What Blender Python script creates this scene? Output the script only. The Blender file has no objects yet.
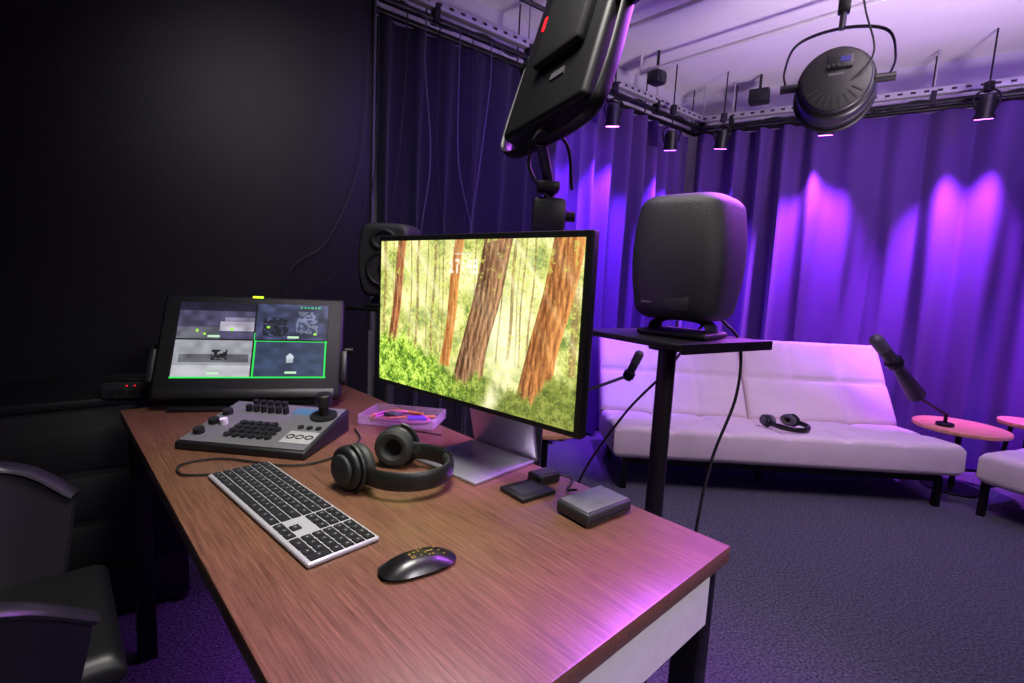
import bpy, bmesh, math, random
import numpy as np
from mathutils import Matrix, Vector, Euler
random.seed(7); np.random.seed(7)
S = bpy.context.scene
COL = S.collection
R = math.radians

def lin(r, g, b):
    def f(c):
        c /= 255.0
        return c/12.92 if c <= .04045 else ((c+.055)/1.055)**2.4
    return (f(r), f(g), f(b))

def pmat(name, rgb, rough=.5, metal=0, var=.15, scale=40, bump=0, bscale=200, emit=None, estr=0, stretch=None, sheen=0, coat=0, alpha=1):
    m = bpy.data.materials.new(name); m.use_nodes = True
    nt = m.node_tree; b = nt.nodes['Principled BSDF']
    col = lin(*rgb)
    tc = nt.nodes.new('ShaderNodeTexCoord')
    mp = nt.nodes.new('ShaderNodeMapping')
    if stretch: mp.inputs['Scale'].default_value = stretch
    nt.links.new(tc.outputs['Object'], mp.inputs['Vector'])
    n = nt.nodes.new('ShaderNodeTexNoise'); n.inputs['Scale'].default_value = scale; n.inputs['Detail'].default_value = 5
    nt.links.new(mp.outputs['Vector'], n.inputs['Vector'])
    cr = nt.nodes.new('ShaderNodeValToRGB')
    cr.color_ramp.elements[0].position = .3; cr.color_ramp.elements[1].position = .7
    cr.color_ramp.elements[0].color = tuple(c*(1-var) for c in col)+(1,)
    cr.color_ramp.elements[1].color = tuple(min(1, c*(1+var)) for c in col)+(1,)
    nt.links.new(n.outputs['Fac'], cr.inputs['Fac'])
    nt.links.new(cr.outputs['Color'], b.inputs['Base Color'])
    b.inputs['Roughness'].default_value = rough
    b.inputs['Metallic'].default_value = metal
    b.inputs['Alpha'].default_value = alpha
    if sheen: b.inputs['Sheen Weight'].default_value = sheen
    if coat: b.inputs['Coat Weight'].default_value = coat
    if bump:
        n2 = nt.nodes.new('ShaderNodeTexNoise'); n2.inputs['Scale'].default_value = bscale; n2.inputs['Detail'].default_value = 3
        nt.links.new(mp.outputs['Vector'], n2.inputs['Vector'])
        bp = nt.nodes.new('ShaderNodeBump'); bp.inputs['Strength'].default_value = bump; bp.inputs['Distance'].default_value = .01
        nt.links.new(n2.outputs['Fac'], bp.inputs['Height']); nt.links.new(bp.outputs['Normal'], b.inputs['Normal'])
    if emit:
        b.inputs['Emission Color'].default_value = lin(*emit)+(1,)
        b.inputs['Emission Strength'].default_value = estr
    return m

def attr_mat(name, strength):
    m = bpy.data.materials.new(name); m.use_nodes = True
    nt = m.node_tree; b = nt.nodes['Principled BSDF']
    a = nt.nodes.new('ShaderNodeAttribute'); a.attribute_name = 'Col'
    b.inputs['Base Color'].default_value = (.01, .01, .01, 1)
    b.inputs['Roughness'].default_value = .25
    nt.links.new(a.outputs['Color'], b.inputs['Emission Color'])
    b.inputs['Emission Strength'].default_value = strength
    return m

def mkobj(name, verts, faces, mat, smooth=True, parent=None, ang=35):
    me = bpy.data.meshes.new(name); me.from_pydata([tuple(v) for v in verts], [], faces)
    bm = bmesh.new(); bm.from_mesh(me); bmesh.ops.recalc_face_normals(bm, faces=bm.faces); bm.to_mesh(me); bm.free()
    if smooth:
        for p in me.polygons: p.use_smooth = True
        me.set_sharp_from_angle(angle=R(ang))
    me.materials.append(mat)
    o = bpy.data.objects.new(name, me); COL.objects.link(o)
    if parent: o.parent = parent
    return o

def rotm(rot): return Euler([R(a) for a in rot]).to_matrix().to_4x4()
def alignz(p, q):
    p = Vector(p); q = Vector(q); d = q-p
    return Matrix.Translation((p+q)/2) @ d.to_track_quat('Z', 'Y').to_matrix().to_4x4(), d.length

def catmull(pts, res=8):
    pts = [Vector(p) for p in pts]
    if len(pts) < 3: return pts
    P = [pts[0]*2-pts[1]]+pts+[pts[-1]*2-pts[-2]]
    out = []
    for i in range(1, len(P)-2):
        a, b, c, d = P[i-1:i+3]
        for k in range(res):
            t = k/res
            out.append(.5*((2*b)+(c-a)*t+(2*a-5*b+4*c-d)*t*t+(3*b-a-3*c+d)*t**3))
    out.append(pts[-1]); return out

def tube_geo(pts, r, n=8, flat=None):
    V = []; F = []
    T = [(pts[min(i+1, len(pts)-1)]-pts[max(i-1, 0)]).normalized() for i in range(len(pts))]
    nrm = T[0].orthogonal().normalized()
    if flat is not None: nrm = (Vector(flat)-T[0]*Vector(flat).dot(T[0])).normalized()
    for i, p in enumerate(pts):
        nrm = (nrm-T[i]*nrm.dot(T[i])).normalized(); bn = T[i].cross(nrm)
        ra, rb = (r, r) if not isinstance(r, tuple) else r
        for k in range(n):
            a = 2*math.pi*k/n
            V.append(p+nrm*math.cos(a)*ra+bn*math.sin(a)*rb)
    for i in range(len(pts)-1):
        for k in range(n):
            F.append((i*n+k, i*n+(k+1) % n, (i+1)*n+(k+1) % n, (i+1)*n+k))
    F.append(tuple(range(n))[::-1]); F.append(tuple((len(pts)-1)*n+k for k in range(n)))
    return V, F

class G:
    def __init__(s, name, loc=(0, 0, 0), rz=0, M=None):
        s.o = bpy.data.objects.new(name, None); COL.objects.link(s.o); s.o.empty_display_size = .05
        s.o.matrix_world = M if M else Matrix.Translation(loc) @ Matrix.Rotation(R(rz), 4, 'Z')
    def bm(s, name, bm, mat, M, ang=35):
        bmesh.ops.transform(bm, matrix=M, verts=bm.verts)
        me = bpy.data.meshes.new(name); bm.to_mesh(me); bm.free()
        for p in me.polygons: p.use_smooth = True
        me.set_sharp_from_angle(angle=R(ang))
        me.materials.append(mat)
        o = bpy.data.objects.new(name, me); COL.objects.link(o); o.parent = s.o; return o
    def box(s, name, size, loc, mat, rot=(0, 0, 0), bev=0, seg=2, M=None):
        b = bmesh.new(); bmesh.ops.create_cube(b, size=1)
        bmesh.ops.scale(b, vec=size, verts=b.verts)
        if bev: bmesh.ops.bevel(b, geom=list(b.edges), offset=bev, segments=seg, profile=.5, affect='EDGES')
        return s.bm(name, b, mat, M if M else Matrix.Translation(loc) @ rotm(rot))
    def cyl(s, name, r, h, loc, mat, rot=(0, 0, 0), r2=None, n=32, bev=0, M=None):
        b = bmesh.new(); bmesh.ops.create_cone(b, cap_ends=True, segments=n, radius1=r, radius2=r if r2 is None else r2, depth=h)
        if bev:
            ed = [e for e in b.edges if len(e.link_faces) == 2 and any(len(f.verts) > 4 for f in e.link_faces)]
            bmesh.ops.bevel(b, geom=ed, offset=bev, segments=3, profile=.5, affect='EDGES')
        return s.bm(name, b, mat, M if M else Matrix.Translation(loc) @ rotm(rot))
    def rod(s, name, p, q, r, mat, r2=None, n=16):
        M, L = alignz(p, q); return s.cyl(name, r, L, None, mat, M=M, r2=r2, n=n)
    def sph(s, name, r, loc, mat, sc=(1, 1, 1), rot=(0, 0, 0)):
        b = bmesh.new(); bmesh.ops.create_uvsphere(b, u_segments=32, v_segments=18, radius=r)
        bmesh.ops.scale(b, vec=sc, verts=b.verts)
        return s.bm(name, b, mat, Matrix.Translation(loc) @ rotm(rot))
    def tube(s, name, pts, r, mat, res=8, n=8, flat=None):
        V, F = tube_geo(catmull(pts, res), r, n, flat); return mkobj(name, V, F, mat, True, s.o)
    def torus(s, name, Rr, r, loc, mat, rot=(0, 0, 0), n=40, m=10, sc=(1, 1, 1)):
        M = Matrix.Translation(loc) @ rotm(rot); V = []; F = []
        for i in range(n):
            a = 2*math.pi*i/n
            for k in range(m):
                b_ = 2*math.pi*k/m
                V.append(M @ Vector(((Rr+r*math.cos(b_))*math.cos(a)*sc[0], (Rr+r*math.cos(b_))*math.sin(a)*sc[1], r*math.sin(b_)*sc[2])))
                F.append((i*m+k, ((i+1) % n)*m+k, ((i+1) % n)*m+(k+1) % m, i*m+(k+1) % m))
        return mkobj(name, V, F, mat, True, s.o)
    def mesh(s, name, V, F, mat, smooth=True, ang=35): return mkobj(name, V, F, mat, smooth, s.o, ang)

# ------------------------------------------------------------ materials
M_black = pmat('black_plastic', (18, 18, 20), .45, var=.1)
M_blackm = pmat('black_metal', (14, 14, 16), .4, .3, var=.1)
M_dark = pmat('dark_grey_plastic', (40, 40, 44), .5, var=.08)
M_cab = pmat('grey_cable', (80, 78, 84), .5, var=.08)
M_rubber = pmat('black_rubber', (11, 11, 12), .6)
M_alu = pmat('aluminium', (190, 190, 196), .35, .85, var=.05)
M_kb = pmat('keyboard_silver', (182, 182, 186), .4, .35, var=.03)
M_steel = pmat('light_steel', (175, 173, 175), .45, .3, var=.05)
M_white = pmat('white_paint', (205, 200, 205), .6, var=.05)
M_spk = pmat('speaker_grey', (38, 38, 41), .5, var=.15, scale=400, bump=.25, bscale=600)
M_spkf = pmat('speaker_front', (20, 20, 23), .6, var=.1)
M_sofa = pmat('cream_leatherette', (222, 208, 206), .72, var=.04, scale=8, bump=.12, bscale=18)
M_wallb = pmat('black_wall_paint', (18, 18, 19), .5, var=.2, scale=3, bump=.06, bscale=60)
M_wall = pmat('grey_wall_paint', (190, 185, 195), .8, var=.05, scale=3)
M_ceil = pmat('ceiling_plaster', (226, 220, 224), .85, var=.07, scale=1.5, bump=.1, bscale=30)
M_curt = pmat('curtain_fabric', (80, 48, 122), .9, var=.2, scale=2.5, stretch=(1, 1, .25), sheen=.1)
M_curtd = pmat('shaded_curtain_fabric', (26, 23, 36), .9, var=.15, scale=2.5, stretch=(1, 1, .25), sheen=.1)  # darker copy of the curtain fabric; the unlit stretch is put into its colour
M_woodt = pmat('table_wood', (200, 148, 100), .45, var=.15, scale=6, stretch=(1, 8, 1))
M_chair = pmat('chair_shell_plastic', (34, 31, 38), .36, var=.05)
M_led = pmat('led_green', (20, 60, 20), emit=(120, 255, 60), estr=2)
M_ledr = pmat('led_red', (60, 10, 10), emit=(255, 20, 30), estr=3)
M_lens = pmat('lamp_lens_violet', (80, 60, 200), .3, emit=(190, 90, 255), estr=14)
M_lcd = pmat('small_lcd', (30, 50, 70), .2, emit=(110, 150, 190), estr=.5, var=.5, scale=150)
M_carpet = pmat('carpet', (88, 88, 100), .95, var=.75, scale=110, bump=1.0, bscale=160)

def wood():
    m = bpy.data.materials.new('walnut_laminate'); m.use_nodes = True
    nt = m.node_tree; b = nt.nodes['Principled BSDF']; N = nt.nodes.new; L = nt.links.new
    tc = N('ShaderNodeTexCoord'); mp = N('ShaderNodeMapping'); mp.inputs['Scale'].default_value = (1.6, 42, 30)
    L(tc.outputs['Object'], mp.inputs['Vector'])
    n = N('ShaderNodeTexNoise'); n.inputs['Scale'].default_value = 7; n.inputs['Detail'].default_value = 8; n.inputs['Roughness'].default_value = .7
    L(mp.outputs['Vector'], n.inputs['Vector'])
    cr = N('ShaderNodeValToRGB'); e = cr.color_ramp.elements
    e[0].position = .28; e[0].color = lin(66, 42, 31)+(1,); e[1].position = .74; e[1].color = lin(128, 90, 68)+(1,)
    L(n.outputs['Fac'], cr.inputs['Fac']); L(cr.outputs['Color'], b.inputs['Base Color'])
    b.inputs['Roughness'].default_value = .30
    bp = N('ShaderNodeBump'); bp.inputs['Strength'].default_value = .08; bp.inputs['Distance'].default_value = .002
    L(n.outputs['Fac'], bp.inputs['Height']); L(bp.outputs['Normal'], b.inputs['Normal'])
    return m
M_wood = wood()

# ------------------------------------------------------------ camera
p = R(7.0); th = R(2.86)
Fw = Vector((0, math.cos(p), -math.sin(p))); Up = Vector((0, math.sin(p), math.cos(p))); Rt = Vector((1, 0, 0))
Rc = math.cos(th)*Rt+math.sin(th)*Up; Uc = -math.sin(th)*Rt+math.cos(th)*Up
cm = Matrix((( Rc.x, Uc.x, -Fw.x, 0), (Rc.y, Uc.y, -Fw.y, 0), (Rc.z, Uc.z, -Fw.z, 1.15), (0, 0, 0, 1)))
cam = bpy.data.objects.new('camera', bpy.data.cameras.new('camera')); COL.objects.link(cam)
cam.matrix_world = cm; cam.data.sensor_width = 36; cam.data.lens = 36*500/1024; cam.data.clip_start = .02
S.camera = cam

# ------------------------------------------------------------ room
H = 2.78
K1 = Vector((-.77, 2.63, 0)); K2 = Vector((1.45, 4.40, 0)); K3 = Vector((5.0, 2.152, 0))
d1 = (K2-K1).normalized(); n1 = Vector((d1.y, -d1.x, 0))
d2 = (K3-K2).normalized(); n2 = Vector((d2.y, -d2.x, 0))
wl0 = K1-d1*3.4
W1 = wl0-n1*.14; W2 = Vector((1.43, 4.57, 0)); W3 = K3-n2*.14+d2*.2
foot = [Vector((W1.x, W1.y, 0)), W2, W3, Vector((W3.x, -2.6, 0)), Vector((W1.x, -2.6, 0))]
names = ['wall_left', 'wall_back', 'wall_right', 'wall_rear', 'wall_side']
ctr = Vector((.8, .8, 0))
for i in range(5):
    a, b = foot[i], foot[(i+1) % 5]
    n = Vector((b.y-a.y, -(b.x-a.x), 0)).normalized()
    if n.dot(ctr-a) > 0: n = -n
    t = n*.1
    V = [a, b, b+t, a+t]; V = V+[v+Vector((0, 0, H)) for v in V]
    mkobj(names[i], V, [(0, 1, 2, 3), (4, 5, 6, 7), (0, 1, 5, 4), (1, 2, 6, 5), (2, 3, 7, 6), (3, 0, 4, 7)], M_wall if i in (0, 1) else M_wallb, False)
def slab(name, z0, z1, mat):
    V = [Vector((v.x, v.y, z0)) for v in foot]+[Vector((v.x, v.y, z1)) for v in foot]
    mkobj(name, V, [tuple(range(5)), tuple(range(5, 10))]+[(i, (i+1) % 5, 5+(i+1) % 5, 5+i) for i in range(5)], mat, False)
slab('floor', -.08, 0, M_carpet); slab('ceiling', H, H+.08, M_ceil)
a, b = wl0, K1
V = [a+n1*.02, b+n1*.02, b-n1*.10, a-n1*.10]; V = V+[v+Vector((0, 0, H-.01)) for v in V]
V = [v+Vector((0, 0, .002)) for v in V]
mkobj('wall_partition', V, [(0, 1, 2, 3), (4, 5, 6, 7), (0, 1, 5, 4), (1, 2, 6, 5), (2, 3, 7, 6), (3, 0, 4, 7)], M_wallb, False)
g = G('trim_1', K1+n1*.03+d1*.005, math.degrees(math.atan2(d1.y, d1.x)))
g.box('edge_profile', (.010, .02, 1.9), (0, 0, 1.8), M_cab)

def curtain(name, A, B, z0, z1, mat, amp=.05, wl=.19, seed=0):
    rnd = random.Random(seed); L = (B-A).length; d = (B-A)/L; n = Vector((d.y, -d.x, 0))
    nx = int(L/.012); nz = 16; V = []; F = []
    ph = 0; offs = []; phs = [rnd.uniform(0, 6.28) for _ in range(6)]
    for i in range(nx+1):
        s = L*i/nx
        w = wl*(1+.35*math.sin(s*2.1+phs[0])+.2*math.sin(s*5.3+phs[1])); ph += 2*math.pi*(L/nx)/w
        am = amp*(.75+.35*math.sin(s*3.1+phs[2]))
        o = am*(math.sin(ph)+.22*math.sin(2*ph+phs[3]))+.010*math.sin(s*31+phs[4]); sh = .02*math.cos(ph)
        offs.append((s, o, sh))
    for k in range(nz+1):
        t = k/nz; z = z0+(z1-z0)*t
        for s, o, sh in offs:
            f = 1-.25*t**3; q = A+d*(s+sh*math.sin(t*3+s))+n*(o*f+.012*math.sin(t*5+s*4)); V.append((q.x, q.y, z))
    m = nx+1
    for k in range(nz):
        for i in range(nx): F.append((k*m+i, k*m+i+1, (k+1)*m+i+1, (k+1)*m+i))
    return mkobj(name, V, F, mat, True, None, 80)
split = K1+d1*1.25
curtain('shaded_curtain', K1+d1*.03, split, .02, 2.42, M_curtd, .045, .16, 3)
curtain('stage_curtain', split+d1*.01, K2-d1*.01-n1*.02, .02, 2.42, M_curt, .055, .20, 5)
curtain('stage_curtain', K2+d2*.02, K3, .02, 2.42, M_curt, .078, .30, 9)

def rail(name, P, Q, off, z):
    d = (Q-P).normalized(); L = (Q-P).length
    g = G(name, P, math.degrees(math.atan2(d.y, d.x)))
    y = -off
    g.rod('curtain_track', (0, 0, 2.44), (L, 0, 2.44), .018, M_blackm)
    g.box('strut', (L, .045, .045), (L/2, y, z), M_steel, bev=.003)
    V = []; F = []
    for k in range(int(L/.07)):
        x = .03+k*.07; b0 = len(V)
        for (dx, dz) in ((-.014, -.007), (.014, -.007), (.014, .007), (-.014, .007)): V.append((x+dx, y-.0235, z+dz))
        F.append((b0, b0+1, b0+2, b0+3))
    g.mesh('strut_slots', V, F, M_rubber, False)
    g.rod('lamp_pipe', (0, y, z-.07), (L, y, z-.07), .018, M_blackm)
    k = .3
    while k < L:
        g.rod('hanger', (k, y, z), (k, y, H), .006, M_steel)
        g.box('clamp', (.03, .05, .09), (k, y, z-.045), M_blackm)
        g.rod('track_hanger', (k, 0, 2.44), (k, 0, H), .005, M_blackm)
        k += .62
    pts = []; x = .1; k = 0
    while x < L-.1:
        pts.append((x, y-.012, z-.05-(.05 if k % 2 else 0))); x += .23+.06*math.sin(k*2.3); k += 1
    g.tube('rail_cable', pts, .006, M_rubber, res=5)
    return g
rail('lighting_rail', K1, K2, .10, 2.52)
rail('lighting_rail', K2, K3, .10, 2.52)
g = G('ceiling_conduit')
g.rod('pipe', (.82, 3.78, 2.66), (1.95, 2.59, 2.66), .015, M_white); g.rod('pipe_2', (.45, 3.4, 2.7), (1.6, 2.2, 2.7), .012, M_white)
for q in ((.82, 3.78), (1.95, 2.59), (.45, 3.4), (1.6, 2.2)): g.rod('bracket', (q[0], q[1], 2.66), (q[0], q[1], H), .008, M_white)
g = G('overhead_truss', (-.25, 2.35, 2.5), 38.6)
for y in (-.06, .06):
    for z in (0, .12): g.rod('chord', (-.5, y, z), (.85, y, z), .012, M_dark)
for k in range(9):
    x = -.5+k*.15; g.rod('brace', (x, -.06, 0), (x+.15, -.06, .12), .005, M_dark); g.rod('brace', (x, .06, .12), (x+.15, .06, 0), .005, M_dark)
for x in (-.4, .8): g.rod('hanger', (x, 0, .12), (x, 0, H-2.5), .008, M_steel)

# ------------------------------------------------------------ small stage spots
def stagespot(x, y, z, tx, ty, tz, power, col, lit=True, size=60, blend=1.0):
    P = Vector((x, y, z)); T = Vector((tx, ty, tz)); d = (T-P).normalized()
    g = G('stage_spotlight', P)
    g.rod('can', -d*.06, d*.04, .045, M_black, n=24); g.rod('rim', d*.035, d*.055, .052, M_black, n=24)
    M, L = alignz(-d*.08, -d*.06); g.cyl('back_cap', .036, .02, None, M_dark, M=M)
    g.rod('lens', d*.05, d*.058, .044, M_lens if lit else M_dark, n=24)
    side = d.cross(Vector((0, 0, 1))).normalized()
    g.tube('yoke', [side*.05, side*.06+Vector((0, 0, .08)), Vector((0, 0, .12)), -side*.06+Vector((0, 0, .08)), -side*.05], .006, M_blackm)
    g.rod('hanging_rod', (0, 0, .115), (0, 0, H-z), .005, M_blackm)
    g.box('hook_clamp', (.04, .04, .06), (0, 0, 2.45-z), M_blackm, bev=.004)
    if power:
        l = bpy.data.lights.new('beam', 'SPOT'); l.energy = power; l.color = col; l.spot_size = R(size); l.spot_blend = blend; l.shadow_soft_size = .04
        o = bpy.data.objects.new('beam', l); COL.objects.link(o); o.parent = g.o
        o.matrix_local = Matrix.Translation(d*.07) @ (-d).to_track_quat('Z', 'Y').to_matrix().to_4x4()
VI = (.46, .085, 1.0); BL = (.24, .045, 1.0)
stagespot(.60, 3.50, 2.26, .64, 3.76, 1.1, 380, BL, size=66)
stagespot(1.10, 3.86, 2.22, 1.18, 4.18, 1.1, 360, BL, size=66)
stagespot(1.52, 3.98, 2.28, 1.56, 4.32, 1.1, 300, BL, size=70)
stagespot(2.12, 3.66, 2.32, 2.22, 3.93, 1.15, 560, VI, size=66)
stagespot(2.80, 3.20, 2.32, 2.96, 3.47, 1.15, 560, VI, size=66)
stagespot(.30, 3.25, 2.26, .35, 3.5, 1.2, 120, BL, True)
stagespot(3.6, 2.74, 2.32, 3.72, 2.96, 1.15, 400, BL, size=70)
g = G('junction_box', (1.78, 4.0, 2.62), -32); g.box('body', (.14, .1, .10), (0, 0, 0), M_black, bev=.01); g.rod('stem', (0, 0, 0), (0, 0, H-2.62), .01, M_black)
g = G('ceiling_speaker', (.92, 3.7, 2.6), 38); g.box('body', (.11, .1, .09), (0, 0, 0), M_black, bev=.02); g.rod('stem', (0, 0, 0), (0, 0, H-2.6), .01, M_black); g.cyl('cone', .035, .01, (0, -.052, 0), M_dark, rot=(90, 0, 0))

# ------------------------------------------------------------ round studio light
g = G('round_studio_light', M=Matrix.Translation((1.346, 2.3, 2.065)) @ Matrix.Rotation(R(-30.3), 4, 'Z') @ Matrix.Diagonal((.94, .94, 1, 1)))
Mt = rotm((-7, 0, 0))
def T_(p): return Mt @ Matrix.Translation(p)
r90 = Matrix.Rotation(R(90), 4, 'X')
g.cyl('housing', .158, .13, None, M_black, M=T_((0, .05, 0)) @ r90, bev=.02, n=56)
g.cyl('back_plate', .140, .03, None, M_black, M=T_((0, -.03, 0)) @ r90, bev=.01, n=48)
g.torus('front_ring', .162, .010, (0, 0, 0), M_black).matrix_local = T_((0, .11, 0)) @ r90
g.torus('body_rib', .158, .004, (0, 0, 0), M_dark).matrix_local = T_((0, .05, 0)) @ r90
for k in range(9):
    a = R(-150+k*15); g.box('vent_slot', (.006, .004, .05), None, M_rubber, M=T_((math.cos(a)*.10, -.0455, math.sin(a)*.10)) @ Matrix.Rotation(-a+R(90), 4, 'Y'))
g.box('control_panel', (.10, .02, .055), None, M_black, M=T_((.01, -.048, .07)), bev=.003)
g.box('display', (.040, .004, .020), None, pmat('violet_lcd', (30, 25, 60), .3, emit=(60, 50, 150), estr=.8), M=T_((.03, -.059, .075)))
for k in range(3): g.cyl('knob', .006, .012, None, M_dark, M=T_((-.035+k*.02, -.062, .05)) @ r90)
g.box('label', (.06, .002, .010), None, M_cab, M=T_((0, -.0455, .02)))
g.tube('yoke', [(-.20, 0, 0), (-.215, 0, .08), (-.17, 0, .19), (0, 0, .225), (.17, 0, .19), (.215, 0, .08), (.20, 0, 0)], (.005, .014), M_blackm, flat=(1, 0, 0), n=12)
for sx in (-1, 1): g.rod('tilt_knob', (sx*.15, 0, 0), (sx*.225, 0, 0), .018, M_black)
g.rod('spigot', (0, 0, .22), (0, 0, .36), .014, M_dark); g.box('pipe_clamp', (.05, .05, .09), (0, 0, .33), M_blackm, bev=.008)
g.rod('drop_pipe', (0, 0, .3), (0, 0, H-2.065), .016, M_blackm)
g.tube('power_cable', [(.05, -.04, -.02), (.13, -.07, .08), (.08, -.02, .28), (.03, 0, .5), (.025, 0, .7)], .004, M_rubber)

# ------------------------------------------------------------ desk
ang = -46.4
u = Vector((math.cos(R(ang)), math.sin(R(ang)), 0)); v = Vector((-u.y, u.x, 0))
B0 = Vector((-1.072, 1.340, 0))
Ld, Wd, zt = 1.41, .65, .74
g = G('desk', B0, ang)
g.box('top', (Ld, Wd, .028), (Ld/2, Wd/2, zt-.014), M_wood, bev=.002)
for (x, y) in ((.035, .035), (Ld-.035, .035), (.035, Wd-.035), (Ld-.035, Wd-.035)):
    g.box('leg', (.045, .045, zt-.03), (x, y, (zt-.03)/2), M_blackm, bev=.003)
g.box('end_apron', (.02, Wd-.115, .085), (Ld-.014, Wd/2, zt-.028-.043), M_white)
g.box('end_apron_2', (.02, Wd-.115, .085), (.03, Wd/2, zt-.028-.043), M_white)
g.box('side_apron', (Ld-.11, .02, .06), (Ld/2, .035, zt-.028-.03), M_blackm)
g.box('side_apron_2', (Ld-.11, .02, .06), (Ld/2, Wd-.035, zt-.028-.03), M_blackm)
ZD = zt

# ------------------------------------------------------------ screens
def vnoise(W, Hh, nx, ny):
    a = np.random.rand(ny+2, nx+2); X = np.linspace(0, nx, W); Y = np.linspace(0, ny, Hh)
    xi = X.astype(int); yi = Y.astype(int); fx = X-xi; fy = Y-yi
    fx = fx*fx*(3-2*fx); fy = fy*fy*(3-2*fy)
    A = a[np.ix_(yi, xi)]; B = a[np.ix_(yi, xi+1)]; C = a[np.ix_(yi+1, xi)]; D = a[np.ix_(yi+1, xi+1)]
    return (A*(1-fx)+B*fx)*(1-fy[:, None])+(C*(1-fx)+D*fx)*fy[:, None]
def mixc(img, m, col):
    c = np.array(col, float); return img*(1-m[..., None])+c*m[..., None]
def paint_panel(g, name, w, h, img, mat, M):
    Hh, W = img.shape[:2]; li = np.where(img <= 10.3, img/255/12.92, (((np.clip(img, 0, 255)/255)+.055)/1.055)**2.4)
    V = []; F = []
    for j in range(Hh+1):
        for i in range(W+1): V.append(M @ Vector((-w/2+w*i/W, 0, -h/2+h*j/Hh)))
    m = W+1
    for j in range(Hh):
        for i in range(W): F.append((j*m+i, j*m+i+1, (j+1)*m+i+1, (j+1)*m+i))
    me = bpy.data.meshes.new(name); me.from_pydata([tuple(x) for x in V], [], F)
    at = me.color_attributes.new('Col', 'FLOAT_COLOR', 'CORNER')
    flat = np.ones((Hh*W, 4)); flat[:, :3] = li.reshape(-1, 3); at.data.foreach_set('color', np.repeat(flat, 4, axis=0).astype(np.float32).ravel())
    me.materials.append(mat); o = bpy.data.objects.new(name, me); COL.objects.link(o); o.parent = g.o; return o
DIG = {'1': '010110010010111', '7': '111001010010010', ':': '000010000010000', '4': '101101111001001', '8': '111101111101111'}
def text(img, s, u0, v0, du, dv, al=.7):
    Hh, W = img.shape[:2]
    for n_, ch in enumerate(s):
        for k, c in enumerate(DIG[ch]):
            if c == '1':
                r_, q = divmod(k, 3); x0 = u0+(n_*4+q)*du; y0 = v0-r_*dv
                sl = (slice(int((y0-dv)*Hh), int(y0*Hh)), slice(int(x0*W), int((x0+du)*W)))
                img[sl] = img[sl]*(1-al)+255*al
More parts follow.
